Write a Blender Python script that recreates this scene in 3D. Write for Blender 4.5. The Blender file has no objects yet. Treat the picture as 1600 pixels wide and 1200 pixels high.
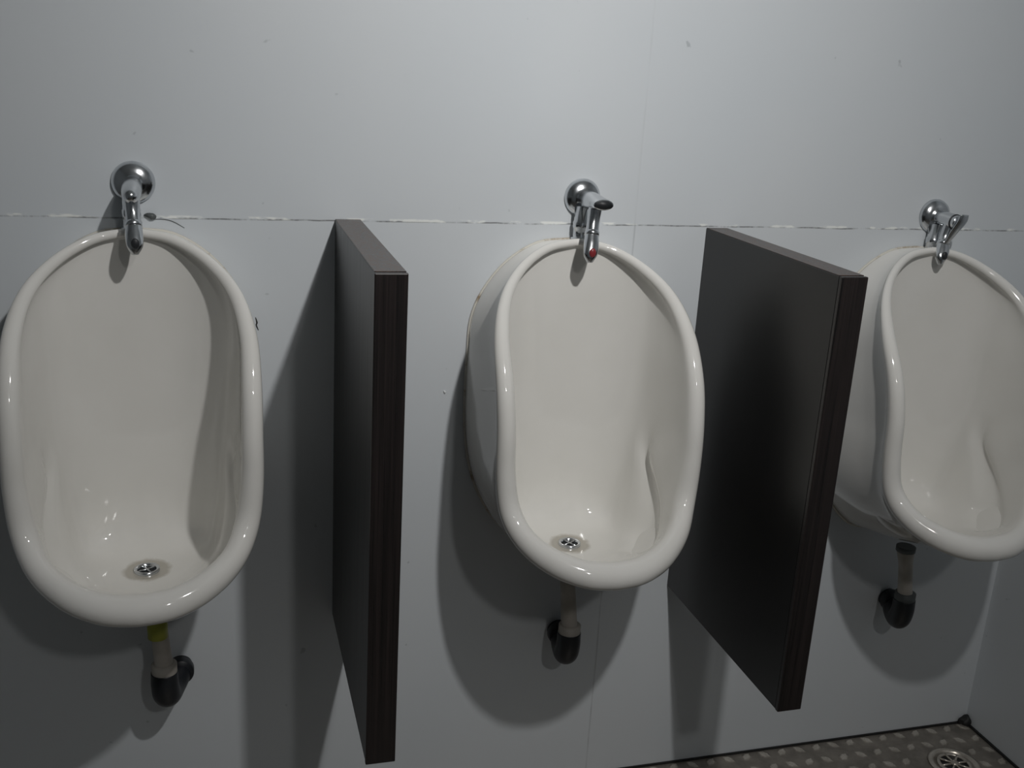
import bpy, bmesh, math, random
from mathutils import Vector, Matrix

random.seed(7)
S = bpy.context.scene
C = S.collection

# ------------------------------------------------------------------ camera
cd = bpy.data.cameras.new('camera')
cam = bpy.data.objects.new('camera', cd); C.objects.link(cam); S.camera = cam
cd.sensor_width = 36; cd.lens = 36 * 1643.13 / 1600; cd.clip_start = 0.02; cd.clip_end = 50
YAW, PITCH, ROLL = 0.293002, 0.295772, 0.0587913
CPOS = Vector((-0.102062, -1.613836, 1.315515))
cy, sy, cp, sp = math.cos(YAW), math.sin(YAW), math.cos(PITCH), math.sin(PITCH)
fw = Vector((sy*cp, cy*cp, -sp)); rt = Vector((cy, -sy, 0)); up = rt.cross(fw)
r2 = math.cos(ROLL)*rt + math.sin(ROLL)*up; u2 = -math.sin(ROLL)*rt + math.cos(ROLL)*up
M = Matrix((r2, u2, -fw)).transposed().to_4x4(); M.translation = CPOS
cam.matrix_world = M

# ------------------------------------------------------------------ world, lights, exposure
w = bpy.data.worlds.new('world'); S.world = w; w.use_nodes = True
w.node_tree.nodes['Background'].inputs[0].default_value = (0.75, 0.85, 1.0, 1)
w.node_tree.nodes['Background'].inputs[1].default_value = 0.03
S.view_settings.view_transform = 'Standard'; S.view_settings.look = 'None'
S.view_settings.exposure = 0.0; S.view_settings.gamma = 1.0; S.view_settings.use_curve_mapping = False

CEIL = 2.24
def lamp(name, loc, aim, power, col, rad, spread):
    l = bpy.data.lights.new(name, 'AREA'); l.shape = 'DISK'; l.size = 2*rad; l.energy = power; l.color = col
    l.spread = math.radians(spread)
    o = bpy.data.objects.new(name, l); C.objects.link(o); o.location = loc
    o.rotation_euler = (Vector(aim)-Vector(loc)).to_track_quat('-Z', 'Y').to_euler()
    return o
LAMP_A = (0.47, -1.47, 2.165); AIM_A = (0.42, 0.0, 1.27)
LAMP_B = (0.42, -2.55, 2.165); AIM_B = (0.40, -0.3, 0.4)
lamp('ceiling_lamp_light', LAMP_A, AIM_A, 5.0, (1.0, 0.985, 0.965), 0.028, 94)
lamp('ceiling_lamp_light', LAMP_B, AIM_B, 2.7, (1.0, 0.98, 0.95), 0.055, 150)

# ------------------------------------------------------------------ node helpers
def mat(name, col=(.8,.8,.8), rough=.5, metal=0.0, spec=.5, coat=0.0):
    m = bpy.data.materials.new(name); m.use_nodes = True
    b = m.node_tree.nodes['Principled BSDF']
    b.inputs['Base Color'].default_value = (*col, 1); b.inputs['Roughness'].default_value = rough
    b.inputs['Metallic'].default_value = metal; b.inputs['Specular IOR Level'].default_value = spec
    b.inputs['Coat Weight'].default_value = coat
    return m
class NT:
    def __init__(s, m): s.t = m.node_tree; s.b = s.t.nodes['Principled BSDF']
    def n(s, typ, **k):
        x = s.t.nodes.new(typ)
        for a, v in k.items(): setattr(x, a, v)
        return x
    def link(s, a, b): s.t.links.new(a, b)
    def val(s, sock, v):
        if hasattr(v, 'is_output'): s.link(v, sock)
        else: sock.default_value = v
    def math(s, op, a, b=0.0, c=None):
        x = s.n('ShaderNodeMath', operation=op); s.val(x.inputs[0], a); s.val(x.inputs[1], b)
        if c is not None: s.val(x.inputs[2], c)
        return x.outputs[0]
    def mix(s, f, a, b):
        x = s.n('ShaderNodeMix', data_type='RGBA'); s.val(x.inputs[0], f)
        for i, v in ((6, a), (7, b)):
            if hasattr(v, 'is_output'): s.link(v, x.inputs[i])
            else: x.inputs[i].default_value = (*v, 1)
        return x.outputs[2]
    def noise(s, vec, scale, detail=3, rough=.5):
        x = s.n('ShaderNodeTexNoise'); x.inputs['Scale'].default_value = scale
        x.inputs['Detail'].default_value = detail; x.inputs['Roughness'].default_value = rough
        s.link(vec, x.inputs['Vector']); return x.outputs['Fac']
    def mapped(s, vec, scale):
        x = s.n('ShaderNodeMapping'); x.inputs['Scale'].default_value = scale; s.link(vec, x.inputs['Vector']); return x.outputs[0]
    def ramp(s, f, lo, hi):
        x = s.n('ShaderNodeMapRange'); s.val(x.inputs[0], f)
        x.inputs[1].default_value = lo; x.inputs[2].default_value = hi; return x.outputs[0]
    def bump(s, h, strength, dist=.001):
        x = s.n('ShaderNodeBump'); x.inputs['Strength'].default_value = strength; x.inputs['Distance'].default_value = dist
        s.link(h, x.inputs['Height']); s.link(x.outputs[0], s.b.inputs['Normal'])

SEAM_Z = 1.0708
SEAM_X = 0.5806
def wall_material(name, seams):
    m = mat(name, (.62, .66, .68), .42, spec=.35); N = NT(m)
    g = N.n('ShaderNodeNewGeometry').outputs['Position']
    sx = N.n('ShaderNodeSeparateXYZ'); N.link(g, sx.inputs[0]); X, Z = sx.outputs[0], sx.outputs[2]
    fine = N.noise(g, 90, 4, .6)
    big = N.noise(g, 2.5, 2)
    col = N.mix(N.ramp(big, .3, .7), (.605, .643, .675), (.635, .665, .69))
    # small scuffs
    sc = N.noise(g, 38, 2, .5); scm = N.math('MULTIPLY', N.ramp(sc, .735, .77), .5)
    col = N.mix(scm, col, (.30, .33, .35))
    h = N.math('MULTIPLY', fine, .5)
    if seams:
        wob = N.math('MULTIPLY', N.math('SUBTRACT', N.noise(g, 14, 3), .5), .004)
        dz = N.math('ABSOLUTE', N.math('SUBTRACT', N.math('ADD', Z, wob), SEAM_Z))
        hx = N.mapped(g, (30, 1, 8)); br = N.noise(hx, 1.0, 4, .7)
        brk = N.ramp(br, .38, .56)
        line = N.math('MULTIPLY', N.math('SUBTRACT', 1.0, N.ramp(dz, .0005, .0016)), brk)
        col = N.mix(N.math('MULTIPLY', line, .75), col, (.10, .10, .10))
        # flaked pale paint just above or below the joint
        dz2 = N.math('ABSOLUTE', N.math('SUBTRACT', Z, SEAM_Z + .002))
        br2 = N.noise(N.mapped(g, (22, 1, 60)), 1.0, 3, .6)
        pale = N.math('MULTIPLY', N.math('SUBTRACT', 1.0, N.ramp(dz2, .0012, .003)), N.ramp(br2, .52, .6))
        col = N.mix(pale, col, (.86, .88, .86))
        # faint upright joint, hardly visible above the horizontal one
        xx = N.math('ADD', X, N.math('MULTIPLY', N.math('SUBTRACT', N.noise(g, 5, 2), .5), .004))
        dx = N.math('ABSOLUTE', N.math('SUBTRACT', xx, SEAM_X))
        vl = N.math('MULTIPLY', N.math('SUBTRACT', 1.0, N.ramp(dx, .0006, .0022)), N.ramp(N.noise(N.mapped(g, (1, 1, 9)), 1.0, 3, .7), .3, .62))
        col = N.mix(N.math('MULTIPLY', vl, N.math('MULTIPLY_ADD', N.ramp(Z, SEAM_Z + .005, SEAM_Z), .3, .08)), col, (.22, .23, .24))
        h = N.math('SUBTRACT', h, N.math('MULTIPLY', N.math('ADD', line, vl), .8))
    N.link(col, N.b.inputs['Base Color'])
    N.link(N.ramp(fine, -1.2, 3.0), N.b.inputs['Roughness'])
    N.bump(h, .25, .0006)
    return m
M_wall = wall_material('painted_panel_wall', True)
M_wall_plain = wall_material('painted_panel_wall_plain', False)
M_ceiling = mat('ceiling_paint', (.72, .74, .74), .7)

# glazed ceramic with a mineral stain round the drain hole
def ceramic():
    m = mat('glazed_ceramic', (.80, .79, .755), .07, spec=.5, coat=.3); N = NT(m)
    N.b.inputs['Coat Roughness'].default_value = .04
    g = N.n('ShaderNodeTexCoord').outputs['Object']
    nz = N.noise(g, 9, 3)
    col = N.mix(N.ramp(nz, .3, .7), (.80, .79, .76), (.765, .755, .72))
    d = N.n('ShaderNodeVectorMath', operation='DISTANCE'); N.link(g, d.inputs[0]); d.inputs[1].default_value = (0, -.118, .557)
    dd = N.math('ADD', d.outputs['Value'], N.math('MULTIPLY', N.math('SUBTRACT', N.noise(g, 60, 4), .5), .014))
    st = N.math('SUBTRACT', 1.0, N.ramp(dd, .029, .037))
    col = N.mix(N.math('MULTIPLY', st, .62), col, (.30, .26, .19))
    N.link(col, N.b.inputs['Base Color'])
    return m
M_cer = ceramic()
M_seal = mat('aged_silicone', (.62, .58, .50), .55)
NT_ = NT(M_seal); _g = NT_.n('ShaderNodeTexCoord').outputs['Object']
NT_.link(NT_.mix(NT_.ramp(NT_.noise(_g, 30, 4, .6), .55, .68), (.66, .64, .58), (.30, .22, .14)), NT_.b.inputs['Base Color'])

def chrome():
    m = mat('chrome_plating', (.62, .64, .66), .09, 1.0); N = NT(m)
    g = N.n('ShaderNodeTexCoord').outputs['Object']
    N.link(N.ramp(N.noise(g, 120, 3), -1.0, 6.5), N.b.inputs['Roughness'])
    return m
M_chr = chrome()
M_dark = mat('dark_opening', (.02, .022, .025), .5)
M_red = mat('red_enamel', (.24, .03, .035), .35)
M_pvc = mat('black_pvc', (.012, .014, .018), .42)
M_cream = mat('cream_plastic_pipe', (.40, .37, .33), .5)
NT_ = NT(M_cream); _g = NT_.n('ShaderNodeTexCoord').outputs['Object']
NT_.link(NT_.mix(NT_.ramp(NT_.noise(_g, 25, 4), .4, .7), (.46, .43, .39), (.30, .28, .24)), NT_.b.inputs['Base Color'])
M_yel = mat('yellow_green_sleeve', (.36, .38, .05), .5)
M_grey = mat('grey_rubber_seal', (.09, .10, .10), .5)

def wenge(name, rough, tint):
    m = mat(name, (.016, .013, .013), rough, spec=.5); N = NT(m)
    g = N.n('ShaderNodeTexCoord').outputs['Object']
    s = N.noise(N.mapped(g, (260, 90, 2.2)), 1.0, 4, .65)
    s2 = N.noise(N.mapped(g, (700, 330, 6)), 1.0, 2, .5)
    f = N.math('ADD', N.math('MULTIPLY', s, .7), N.math('MULTIPLY', s2, .3))
    N.link(N.mix(N.ramp(f, .38, .66), (.004, .0036, .0036) if rough < .3 else (.010, .009, .009), tint), N.b.inputs['Base Color'])
    N.link(N.ramp(f, -1.2 if rough < .3 else -.3, 4.0 if rough < .3 else 2.2), N.b.inputs['Roughness'])
    N.bump(f, .12, .0004)
    return m
M_wenge = wenge('dark_wenge_laminate', .22, (.009, .0076, .0072))
M_edge = wenge('dark_wenge_edge', .35, (.030, .022, .021))
M_top_sheen = wenge('dark_wenge_top_sheen', .34, (.11, .068, .052))  # same wenge, with the lit brown sheen of the top face painted in

def floor_mat():
    m = mat('worn_checker_plate', (.22, .20, .18), .38, .6); N = NT(m)
    g = N.n('ShaderNodeNewGeometry').outputs['Position']
    sx = N.n('ShaderNodeSeparateXYZ'); N.link(g, sx.inputs[0])
    top = N.ramp(sx.outputs[2], .0006, .0020)
    dirt = N.noise(g, 26, 5, .6)
    base = N.mix(N.ramp(dirt, .35, .65), (.24, .22, .195), (.37, .335, .295))
    raised = N.mix(N.ramp(dirt, .3, .7), (.50, .46, .40), (.72, .67, .60))
    N.link(N.mix(top, base, raised), N.b.inputs['Base Color'])
    N.link(N.mix(top, (.5, .5, .5), (.26, .26, .26)), N.b.inputs['Roughness'])
    N.bump(N.noise(g, 180, 3), .3, .0005)
    return m
M_floor = floor_mat()
M_grime = mat('black_grime', (.012, .012, .012), .6)
M_emit = bpy.data.materials.new('lamp_diffuser'); M_emit.use_nodes = True
_b = M_emit.node_tree.nodes['Principled BSDF']; _b.inputs['Emission Color'].default_value = (1, .98, .95, 1); _b.inputs['Emission Strength'].default_value = 6.0

# ------------------------------------------------------------------ mesh helpers
def obj(name, bm, m, parent=None, smooth=True, loc=None):
    me = bpy.data.meshes.new(name); bmesh.ops.recalc_face_normals(bm, faces=bm.faces); bm.to_mesh(me); bm.free()
    me.materials.append(m)
    if smooth:
        for p in me.polygons: p.use_smooth = True
    o = bpy.data.objects.new(name, me); C.objects.link(o)
    if parent: o.parent = parent
    if loc: o.location = loc
    return o
def add_box(bm, lo, hi, bevel=0.0, seg=2):
    vs = bmesh.ops.create_cube(bm, size=1)['verts']
    for v in vs:
        v.co = Vector([(lo[i]+hi[i])/2 + v.co[i]*(hi[i]-lo[i]) for i in range(3)])
    if bevel:
        es = {e for v in vs for e in v.link_edges}
        bmesh.ops.bevel(bm, geom=list(es), offset=bevel, segments=seg, affect='EDGES', profile=.5)
def add_lathe(bm, prof, origin=(0,0,0), axis='z', n=32, cap=True):
    """prof: list of (radius, height)"""
    rings = []
    for r, h in prof:
        ring = []
        for k in range(n):
            a = 2*math.pi*k/n; c, s = r*math.cos(a), r*math.sin(a)
            p = {'z': (c, s, h), 'y': (c, -h, s), 'x': (h, c, s)}[axis]
            ring.append(bm.verts.new(Vector(p)+Vector(origin)))
        rings.append(ring)
    for a, b in zip(rings, rings[1:]):
        for k in range(n): bm.faces.new((a[k], a[(k+1) % n], b[(k+1) % n], b[k]))
    if cap:
        bm.faces.new(rings[0]); bm.faces.new(rings[-1])
def cr(pts, t):
    n = len(pts)-1; t = max(0, min(n, t)); i = min(int(t), n-1); f = t-i
    p = [pts[max(0, i-1)], pts[i], pts[i+1], pts[min(n, i+2)]]
    return [.5*(2*b+(c-a)*f+(2*a-5*b+4*c-d)*f*f+(3*b-a-3*c+d)*f**3) for a, b, c, d in zip(*p)]
def add_sweep(bm, path, radii, n=20, sub=6, cap=True, closed=False, side=(1, 0, 0)):
    """path points, radii = (ra, rb) per point (ra along the side vector, rb across it)"""
    P = [list(p) + list(r if isinstance(r, tuple) else (r, r)) for p, r in zip(path, radii)]
    N = (len(P)-1)*sub; sm = [cr(P, i/sub) for i in range(N+1)] if not closed else P
    rings = []; L = len(sm)
    for i, q in enumerate(sm):
        a = sm[(i-1) % L] if (closed or i) else sm[0]; b = sm[(i+1) % L] if (closed or i < L-1) else sm[-1]
        t = (Vector(b[:3])-Vector(a[:3])).normalized()
        s = Vector(side); s = (s - t*s.dot(t))
        s = s.normalized() if s.length > 1e-4 else t.orthogonal().normalized()
        u = t.cross(s)
        rings.append([bm.verts.new(Vector(q[:3]) + s*q[3]*math.cos(2*math.pi*k/n) + u*q[4]*math.sin(2*math.pi*k/n)) for k in range(n)])
    prs = list(zip(rings, rings[1:])) + ([(rings[-1], rings[0])] if closed else [])
    for a, b in prs:
        for k in range(n): bm.faces.new((a[k], a[(k+1) % n], b[(k+1) % n], b[k]))
    if cap and not closed: bm.faces.new(rings[0]); bm.faces.new(rings[-1])
def empty(name, loc, label, cat, group=None):
    o = bpy.data.objects.new(name, None); C.objects.link(o); o.location = loc; o.empty_display_size = .05
    o['label'] = label; o['category'] = cat
    if group: o['group'] = group
    return o
def structure(o): o['kind'] = 'structure'; return o

# ------------------------------------------------------------------ room shell
XR = 1.4597; XL = -1.55; YB = -2.75; TH = .08
def slab(name, lo, hi, m): bm = bmesh.new(); add_box(bm, lo, hi); return structure(obj(name, bm, m, smooth=False))
slab('wall_back', (XL-TH, 0, -.05), (XR+TH, TH, CEIL+.05), M_wall)
slab('wall_right', (XR, YB-TH, -.05), (XR+TH, 0, CEIL+.05), M_wall_plain)
slab('wall_left', (XL-TH, YB-TH, -.05), (XL, 0, CEIL+.05), M_wall_plain)
slab('wall_front', (XL, YB-TH, -.05), (XR, YB, CEIL+.05), M_wall_plain)
slab('ceiling', (XL, YB, CEIL), (XR, 0, CEIL+.05), M_ceiling)
# checker plate floor: raised lozenges in alternating directions are part of its mesh
bm = bmesh.new(); add_box(bm, (XL, YB, -.05), (XR, 0, 0))
PX = .040
def lozenge(bm, x, y, ang, L=.0155, W=.0095, H=.0022):
    c, s = math.cos(ang), math.sin(ang)
    def T(a, b, z): return bm.verts.new((x+a*c-b*s, y+a*s+b*c, z))
    lo = [T(L, 0, 0), T(L*.35, W, 0), T(-L*.35, W, 0), T(-L, 0, 0), T(-L*.35, -W, 0), T(L*.35, -W, 0)]
    hi = [T(L*.72, 0, H*.8), T(L*.25, W*.5, H), T(-L*.25, W*.5, H), T(-L*.72, 0, H*.8), T(-L*.25, -W*.5, H), T(L*.25, -W*.5, H)]
    for k in range(6): bm.faces.new((lo[k], lo[(k+1) % 6], hi[(k+1) % 6], hi[k]))
    bm.faces.new(hi)
FD = (1.335, -.125)
ny = 34
for j in range(ny):
    for i in range(60):
        x = XR-.018-i*PX; y = -.016-j*PX
        if (x-FD[0])**2+(y-FD[1])**2 < .062**2: continue
        lozenge(bm, x, y, math.radians(45 if (i+j) % 2 else -45))
structure(obj('floor', bm, M_floor, smooth=False))
# sealing strips along the foot of the walls
bm = bmesh.new(); add_box(bm, (XL, -.0035, 0), (XR, 0, .004)); structure(obj('trim_1', bm, M_grime, smooth=False))
bm = bmesh.new(); add_box(bm, (XR-.005, YB, 0), (XR, -.0035, .004)); structure(obj('trim_2', bm, M_grime, smooth=False))
# black sealant blob in the corner
bm = bmesh.new(); bmesh.ops.create_icosphere(bm, subdivisions=3, radius=1)
for v in bm.verts:
    v.co = Vector((v.co.x*.013*(1+.25*math.sin(5*v.co.y)), v.co.y*.012, v.co.z*.012*(1+.3*math.sin(4*v.co.x)))) + Vector((XR-.009, -.009, .009))
o = obj('corner_sealant', bm, M_grime)
o['label'] = 'small black lump of sealant in the floor corner at lower right'; o['category'] = 'sealant'

# round floor drain
fd = empty('floor_drain', (FD[0], FD[1], 0), 'round metal drain cover set in the patterned metal floor', 'floor drain')
bm = bmesh.new(); add_lathe(bm, [(.050, .0), (.052, .0035), (.046, .005), (.040, .0035), (.040, .001), (.0, .001)], cap=False, n=48); obj('rim', bm, M_floor, fd)
bm = bmesh.new()
add_lathe(bm, [(.034, .0012), (.034, .004), (.028, .0045), (.028, .0012)], n=48, cap=False)
for k in range(8):
    a = k*math.pi/4; d = Vector((math.cos(a), math.sin(a), 0))
    add_sweep(bm, [d*.005+Vector((0, 0, .0032)), d*.031+Vector((0, 0, .0032))], [.0022, .0022], n=8, sub=1)
add_lathe(bm, [(.008, .001), (.008, .006), (.003, .007)], n=20); obj('grate', bm, M_floor, fd)
bm = bmesh.new(); add_lathe(bm, [(.034, .0005), (.034, .0014)], n=32); obj('well', bm, M_dark, fd)

# ceiling lamps
def ceiling_lamp(L, aim, label, k=1.0):
    t = empty('ceiling_lamp', (L[0], L[1], CEIL), label, 'ceiling lamp', None)
    bm = bmesh.new(); add_lathe(bm, [(.030, -.001), (.050, -.002), (.052, -.006), (.030, -.010), (.008, -.030), (.008, -.040), (.0005, -.040)], n=40, cap=False); obj('ceiling_rose', bm, M_chr, t)
    d = (Vector(aim)-Vector(L)).normalized(); q = d.to_track_quat('Z', 'Y').to_matrix().to_4x4()
    m = Matrix.Translation(Vector(L)-Vector(t.location)) @ q @ Matrix.Diagonal((k, k, 1, 1))
    bm = bmesh.new(); add_lathe(bm, [(.0005, -.060), (.018, -.058), (.026, -.045), (.034, -.012), (.036, -.004), (.033, -.004), (.031, -.010)], n=40, cap=False)
    bmesh.ops.transform(bm, matrix=m, verts=bm.verts); obj('lamp_housing', bm, M_chr, t)
    bm = bmesh.new(); add_lathe(bm, [(.0005, -.007), (.031, -.007), (.031, -.010)], n=40)
    bmesh.ops.transform(bm, matrix=m, verts=bm.verts); obj('diffuser', bm, M_emit, t)
ceiling_lamp(LAMP_A, AIM_A, 'chrome ceiling spotlight nearest the urinal wall')
ceiling_lamp(LAMP_B, AIM_B, 'wider chrome ceiling spotlight farther from the urinal wall', 1.85)

# ------------------------------------------------------------------ urinal
RIM = [(0,-.047,1.050,.0065),(.05,-.055,1.042,.007),(.098,-.082,1.017,.0080),(.134,-.122,.979,.0100),(.1505,-.165,.928,.0125),(.1525,-.203,.866,.0145),
       (.1515,-.221,.80,.0155),(.1505,-.225,.735,.0165),(.142,-.232,.675,.019),(.122,-.262,.638,.021),(.086,-.294,.616,.0220),(.042,-.314,.604,.0225),(0,-.319,.601,.0225)]
BACK = [(0,1.047),(.052,1.041),(.102,1.010),(.139,.963),(.157,.915),(.160,.86),(.161,.79),(.159,.73),(.149,.665),(.128,.605),(.092,.55),(.047,.508),(0,.496)]
# crease of the scooped lower bowl: inset from the rim, only for the lower half
EDGE = {6:(.116,-.085,.78),7:(.1205,-.105,.715),8:(.127,-.165,.652),9:(.110,-.212,.610),10:(.078,-.243,.592),11:(.040,-.262,.583),12:(0,-.268,.580)}
NSEG = 4
SZ_TOP = 1.038; FIL = .030; YP = -.030; ZF = .556
def sheet(x, s):
    """bent inner sheet: back panel coming down, a fillet, then the sump floor running forward"""
    Lp = SZ_TOP-(ZF+FIL); La = FIL*math.pi/2
    u = abs(x)/.118; k = .045*u**3
    if s < Lp:
        f = s/Lp; y0 = YP-.013*(1-f)**2
        return (x, y0 - k*(.8+.2*f), SZ_TOP-s)
    if s < Lp+La:
        a = (s-Lp)/FIL
        return (x, YP-k-FIL*(1-math.cos(a)), ZF+FIL-FIL*math.sin(a)+x*x*1.2*math.sin(a))
    d = s-Lp-La
    return (x, YP-k*max(0, 1-d/.15)-FIL-d, ZF+x*x*1.2+.10*max(0, d-.04)**1.5)
FLAT = [(0,.0),(.040,.004),(.078,.026),(.106,.058),(.117,.105),(.119,.17),(.118,.24),(.115,.31),(.110,.385),(.100,.455),(.080,.545),(.045,.605),(0,.625)]
CEN_S = .33
def profile(t):
    q = cr(RIM, t); bx = cr([b for b in BACK], t); c = Vector(q[:3]); r = q[3]
    a = cr(RIM, t-.15 if t > .15 else 0); b = cr(RIM, min(12, t+.15))
    tx, tz = b[0]-a[0], b[2]-a[2]
    n = Vector((-tz, 0, tx)); n.normalize()            # outward in the front plane
    if t <= 1e-6: n = Vector((0, 0, 1))
    if t >= 12-1e-6: n = Vector((0, 0, -1))
    F = Vector((0, -1, 0))
    low = min(1, max(0, (t-6.5)/2.5))
    # at the bottom lip the roll leans: its outward direction is partly forward
    no = (n*(1-.35*low) + F*(.75*low)).normalized(); fo = (F*(1-.2*low) + Vector((0, 0, 1))*(.85*low)).normalized()
    fo = (fo-no*fo.dot(no)).normalized()
    B = Vector((bx[0], 0, bx[1])); P = []
    P.append(B.copy()); P.append(B+Vector((0, -.004, 0)))
    neck = c - no*r*.55 - fo*r*1.45
    mid = B.lerp(neck, .5); mid.y = neck.y*.5
    P.append(B.lerp(neck, .12) + n*.001)
    P.append(mid - n*(.004*(1-low)) + n*.012*low)
    P.append(neck)
    for ang in (-38, 0, 32, 62, 92, 122, 152, 182):
        A = math.radians(ang); P.append(c + no*r*math.cos(A) + fo*r*math.sin(A))
    f = cr([f for f in FLAT], t); inner = Vector(sheet(f[0], f[1]))
    rimin = P[-1]
    # groove of the scooped lower bowl, only along the lower sides
    def sm(a_, b_): x = max(0, min(1, (t-a_)/(b_-a_))); return x*x*(3-2*x)
    k = sm(6.3, 7.3)*(1-sm(9.7, 10.8)); bul = .0075*min(1, t/3)
    plain = [rimin.lerp(inner, f_)+n*(bul*b_) for f_, b_ in ((.22, .7), (.45, 1), (.60, 1), (.75, .85), (.88, .5))]
    if k > 0:
        e = Vector(cr([EDGE[i] for i in sorted(EDGE)], t-6)); e2 = e.lerp(inner, .50) - n*.003
        gro = [rimin.lerp(e, .5), e, e.lerp(e2, .15)+n*.015, e.lerp(e2, .80)+n*.012, e2]
        plain = [p_.lerp(g_, k) for p_, g_ in zip(plain, gro)]
    P += plain
    P.append(inner)
    for g in (.86, .68, .48, .26, .08):
        P.append(Vector(sheet(f[0]*g, CEN_S+(f[1]-CEN_S)*g)))
    return P
bm = bmesh.new()
ts = [12*i/(12*NSEG) for i in range(12*NSEG+1)]
half = [profile(t) for t in ts]
loop = half + [[Vector((-p.x, p.y, p.z)) for p in pr] for pr in reversed(half[1:-1])]
rows = [[bm.verts.new(p) for p in pr] for pr in loop]
nL = len(rows); nP = len(rows[0])
for i in range(nL):
    a, b = rows[i], rows[(i+1) % nL]
    for j in range(nP-1): bm.faces.new((a[j], a[j+1], b[j+1], b[j]))
bm.faces.new([r[-1] for r in rows]); bm.faces.new([r[0] for r in rows])
bmesh.ops.recalc_face_normals(bm, faces=bm.faces)
me_bowl = bpy.data.meshes.new('bowl'); bm.to_mesh(me_bowl); bm.free(); me_bowl.materials.append(M_cer)
for p in me_bowl.polygons: p.use_smooth = True

uroot = empty('urinal', (0, 0, 0), 'x', 'urinal', 'wall hung ceramic urinals')
bowl = bpy.data.objects.new('bowl', me_bowl); C.objects.link(bowl); bowl.parent = uroot
sb = bowl.modifiers.new('smooth', 'SUBSURF'); sb.levels = 1; sb.render_levels = 1
bm = bmesh.new()
pts = [Vector((cr(BACK, t)[0], -.0015, cr(BACK, t)[1])) for t in ts]; pts += [Vector((-p.x, p.y, p.z)) for p in reversed(pts[1:-1])]
add_sweep(bm, [tuple(p) for p in pts], [(.0026, .0026)]*len(pts), n=8, closed=True, side=(0, 1, 0)); obj('sealant', bm, M_seal, uroot)
DR = (0, -.118, .5600)
bm = bmesh.new(); add_lathe(bm, [(.0185, -.004), (.0185, .0012), (.0165, .0022), (.0135, .0008), (.0128, -.004)], DR, n=40, cap=False); ring = obj('drain_outlet', bm, M_chr, uroot)
bm = bmesh.new(); add_lathe(bm, [(.0001, -.0022), (.013, -.0022), (.013, -.0030)], DR, n=32)
obj('drain_opening', bm, M_dark, ring)
bm = bmesh.new()
for k in (0, 1):
    d = Vector((math.cos(k*math.pi/2+.5), math.sin(k*math.pi/2+.5), 0))*.0132; z = Vector(DR)+Vector((0, 0, -.0005))
    add_sweep(bm, [z-d, z+d], [.0014, .0014], n=8, sub=1)
obj('cross_bar', bm, M_chr, ring)

def copy_tree(o, parent=None):
    c = o.copy(); C.objects.link(c); c.parent = parent
    for ch in list(o.children): copy_tree(ch, c)
    return c
U = [(-.199, .008, 'white ceramic urinal at far left, cut by the left edge, with a stained drain'),
     (.465, 0.0, 'white ceramic urinal between the two dark divider panels'),
     (1.130, -.008, 'white ceramic urinal at the right, nearest the corner of the room')]
for i, (x, z, lab) in enumerate(U):
    o = uroot if i == 0 else copy_tree(uroot)
    o.location = (x, 0, z); o['label'] = lab

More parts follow.
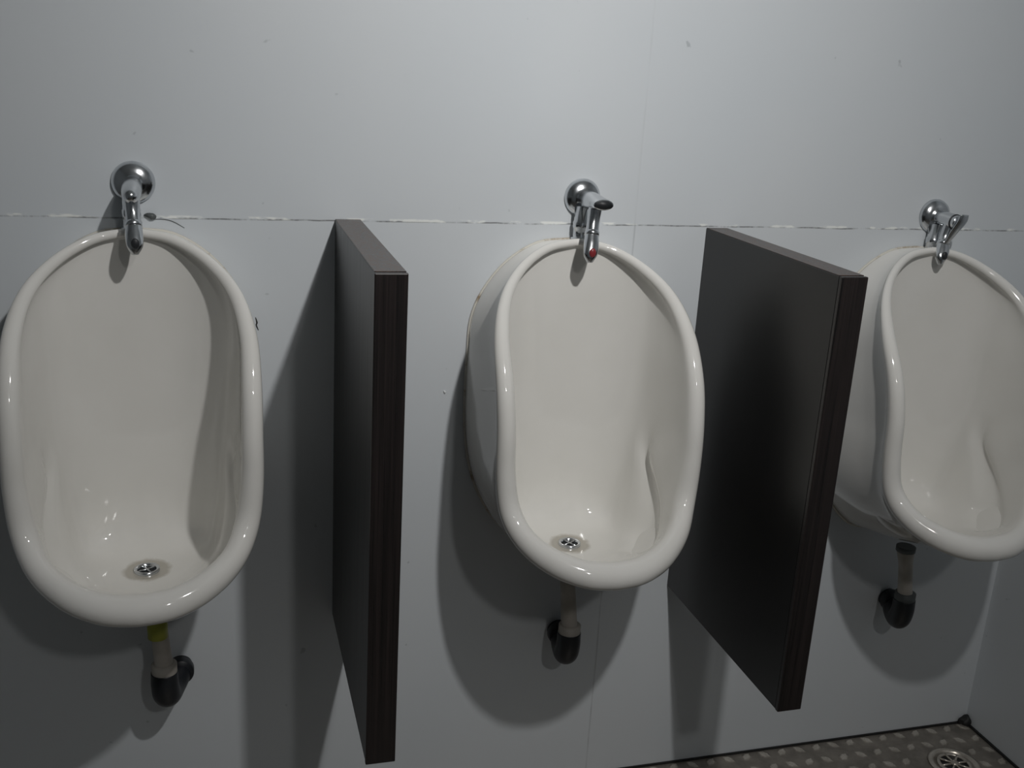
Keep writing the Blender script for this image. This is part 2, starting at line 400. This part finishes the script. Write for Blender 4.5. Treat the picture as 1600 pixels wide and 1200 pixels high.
# ------------------------------------------------------------------ taps
def tap(x, z, label, kind):
    t = empty('urinal_tap', (x, 0, z), label, 'tap', 'chrome taps above the urinals')
    bm = bmesh.new(); add_lathe(bm, [(.0300, 0), (.0302, .0030), (.0285, .0075), (.0240, .0120), (.0180, .0148), (.0130, .0160), (.0125, .0175)], axis='y', n=48); obj('wall_flange', bm, M_chr, t)
    end = {'L': (.001, -.098, -.009), 'M': (.000, -.100, .001), 'R': (.003, -.064, -.003)}[kind]
    tip = {'L': (.004, -.100, -.078), 'M': (-.014, -.096, -.080), 'R': (-.018, -.062, -.068)}[kind]
    def al(f, dx=0, dy=0, dz=0): return (end[0]*f+dx, -.012+(end[1]+.012)*f+dy, end[2]*f+dz)
    # valve body reaching out from the flange
    bm = bmesh.new()
    rr = {'L': [.0125, .0130, .0140, .0130, .0105, .0050], 'M': [.0125, .0140, (.0150, .0140), (.0150, .0115), (.0165, .0095), (.0160, .0080)],
          'R': [.0125, .0125, .0130, .0130, .0125, .0115]}[kind]
    add_sweep(bm, [al(0), al(.18), al(.42), al(.68), al(.90), al(1.0)], rr, n=32, sub=6, side=(1, 0, 0)); vb = obj('valve_body', bm, M_chr, t)
    # outlet spout curving down and outwards
    bm = bmesh.new(); s0 = al(.62, dz=-.004); q0 = Vector(s0); q1 = Vector(tip)
    w_ = [q0, q0.lerp(q1, .25)+Vector((0, .004, -.006)), q0.lerp(q1, .5)+Vector((0, .004, -.005)), q0.lerp(q1, .75)+Vector((0, .001, -.002)), q1+Vector((0, 0, .003)), q1+Vector((0, -.001, -.008))]
    add_sweep(bm, [tuple(v) for v in w_], [(.0112, .0110), (.0100, .0098), (.0108, .0100), (.0120, .0098), (.0108, .0080), (.0048, .0040)], n=28, sub=6)
    sp_ = obj('spout', bm, M_chr, t)
    bm = bmesh.new(); add_lathe(bm, [(.0104, -.004), (.0116, -.003), (.0116, .003), (.0104, .004)], (0, 0, 0), n=32)
    dq = (w_[3]-w_[1]).normalized()
    bmesh.ops.transform(bm, matrix=Matrix.Translation(w_[2]) @ dq.to_track_quat('Z', 'Y').to_matrix().to_4x4(), verts=bm.verts); obj('spout_nut', bm, M_chr, sp_)
    # inlay on the front of the spout tip
    bm = bmesh.new(); bmesh.ops.create_uvsphere(bm, u_segments=20, v_segments=12, radius=1)
    for v in bm.verts: v.co = Vector((v.co.x*.0056, v.co.y*.0030, v.co.z*.0072)) + q1 + Vector((.001, -.0075, .008))
    o = obj('tip_inlay', bm, M_red if kind == 'M' else M_dark, sp_); o['label'] = 'red tip inlay' if kind == 'M' else 'dark tip inlay'
    # inlet column going down to the urinal close to the wall
    bm = bmesh.new(); add_lathe(bm, [(.0118, -.012), (.0118, -.036), (.0132, -.037), (.0132, -.047), (.0120, -.048), (.0120, -.062), (.0150, -.063), (.0150, -.0705)], (-.004, -.0165, 0), n=32); obj('inlet_column', bm, M_chr, t)
    if kind == 'M':
        bm = bmesh.new(); e_ = Vector(end); d_ = (Vector(al(1))-Vector(al(.9))).normalized()
        add_sweep(bm, [tuple(e_), tuple(e_+d_*.0012)], [(.0142, .0064), (.0142, .0064)], n=28, sub=1, side=(1, 0, 0)); obj('end_cap', bm, M_dark, vb)
    if kind == 'R':
        bm = bmesh.new(); add_sweep(bm, [al(.84), al(.88)], [.0138, .0138], n=32, sub=1, side=(1, 0, 0)); obj('body_ring', bm, M_dark, vb)
        bm = bmesh.new()
        add_sweep(bm, [(.002, -.078, .013), (.001, -.076, .001), (-.005, -.067, -.020), (-.010, -.057, -.042)], [(.0085, .0030), (.0095, .0036), (.0075, .0030), (.0050, .0022)], n=20, side=(1, 0, 0))
        obj('lever', bm, M_chr, t)
    return t
tap(-.199, 1.122, 'chrome tap over the far left urinal with its lever hanging straight down', 'L')
tap(.484, 1.115, 'chrome tap with a red spout tip over the urinal between the two dividers', 'M')
tap(1.156, 1.096, 'chrome tap with a slanting lever over the right-hand urinal', 'R')

# ------------------------------------------------------------------ waste pipes
def waste(xt, xb, xw, zt, label, kind):
    t = empty('waste_pipe', (xb, -.08, .34), label, 'waste pipe', 'waste pipes under the urinals')
    def L(x, y, z): return (x-xb, y+.08, z-.34)
    ze = .375
    bm = bmesh.new()
    add_sweep(bm, [L(xt, -.085, zt), L(xt*.6+xb*.4, -.083, zt-.04), L(xb, -.08, ze-.005)], [.0165 if kind == 'R' else .0125, .0130, .0145], n=28, side=(1, 0, 0)); pp = obj('pipe', bm, M_cream, t)
    bm = bmesh.new(); add_lathe(bm, [(.0150, .358), (.0195, .359), (.0195, .382), (.0150, .384)], L(xb, -.08, 0), n=32); obj('socket_ring', bm, M_cream if kind != 'R' else M_grey, t)
    if kind == 'L':
        bm = bmesh.new(); add_lathe(bm, [(.0135, zt-.045), (.0152, zt-.044), (.0152, zt-.006), (.0135, zt-.005)], L(xt, -.085, 0), n=28); o = obj('sleeve', bm, M_yel, pp); o['label'] = 'yellow-green sleeve on the pipe'
    if kind == 'R':
        bm = bmesh.new(); add_lathe(bm, [(.0150, zt-.003), (.0180, zt-.003), (.0180, zt+.006), (.0150, zt+.006)], L(xt, -.085, 0), n=28); obj('top_seal', bm, M_grey, pp)
    bm = bmesh.new()
    add_sweep(bm, [L(xb, -.08, .368), L(xb, -.08, .345), L(xb+(xw-xb)*.12, -.070, .322), L(xb+(xw-xb)*.5, -.045, .318), L(xw, -.018, .327), L(xw, -.001, .330)],
              [.0205, .0212, .0215, .0195, .0190, .0190], n=32, sub=8, side=(1, 0, 0)); obj('elbow', bm, M_pvc, t)
    bm = bmesh.new(); add_lathe(bm, [(.0212, .011), (.0225, .013), (.0225, .026), (.0212, .028)], L(xw, 0, .3295), axis='y', n=32); obj('wall_collar', bm, M_pvc, t)
waste(-.190, -.183, -.162, .478, 'black elbow and short pipe with a yellow sleeve under the far left urinal', 'L')
waste(.478, .492, .498, .482, 'black elbow and pale pipe under the urinal between the dividers', 'M')
waste(1.156, 1.178, 1.199, .478, 'black elbow and flared pale pipe under the right-hand urinal', 'R')

# ------------------------------------------------------------------ dividers
def divider(x, D, H, zt, T, skew, label):
    t = empty('divider_panel', (x, 0, zt-H), label, 'divider panel', 'dark urinal dividers')
    bm = bmesh.new(); add_box(bm, (0, -D+.0085, 0), (T, 0, H), .0008, 1)
    p = obj('panel', bm, M_wenge, t, smooth=False)
    bm = bmesh.new(); add_box(bm, (-.0006, -D, -.0004), (T+.0006, -D+.0080, H+.0004), .0012, 2)
    p2 = obj('front_edge_strip', bm, M_edge, t, smooth=False)
    bm = bmesh.new(); add_box(bm, (.0004, -D+.0095, H), (T-.0004, -.0005, H+.0012), .0003, 1)  # thin sheet on top of the panel that carries the painted sheen
    p3 = obj('top_sheen_strip', bm, M_top_sheen, t, smooth=False)
    t.rotation_euler = (0, 0, skew)
divider(.0885, .4123, .6728, 1.0724, .0391, -.0049, 'dark brown divider panel between the far left and middle urinals')
divider(.7106, .4091, .6699, 1.0674, .0391, .0046, 'black glossy divider panel between the middle and right-hand urinals')

# bits of filler and pencil marks around the fittings
def blob(name, pts, r, m, label, cat):
    bm = bmesh.new(); add_sweep(bm, pts, r, n=8, sub=4); o = obj(name, bm, m); o['label'] = label; o['category'] = cat
blob('filler_lump', [(-.186, -.001, 1.0750), (-.181, -.003, 1.0755), (-.175, -.004, 1.0740), (-.171, -.002, 1.0725)], [.0015, .0034, .0046, .0028], M_grey, 'small dark lump of filler on the wall joint beside the far left tap', 'filler')
blob('filler_crumb', [(.268, -.0005, .7935), (.270, -.001, .7915), (.2695, -.0005, .789)], [.0008, .0018, .0008], M_ceiling, 'tiny white crumb of filler on the wall left of the middle urinal', 'filler')

blob('pen_mark', [(-.0315, -.0006, .921), (-.0295, -.0008, .913), (-.0305, -.0008, .909), (-.0275, -.0006, .901)], [.0005, .0011, .0009, .0005], M_grime, 'short black mark on the wall touching the right edge of the far left urinal', 'mark')
blob('hair_strand', [(-.178, -.0006, 1.069), (-.160, -.0008, 1.0695), (-.146, -.0008, 1.066), (-.131, -.0006, 1.057)], [.0003, .0005, .0005, .0003], M_grey, 'thin dark hair curving below the wall joint beside the far left tap', 'hair')
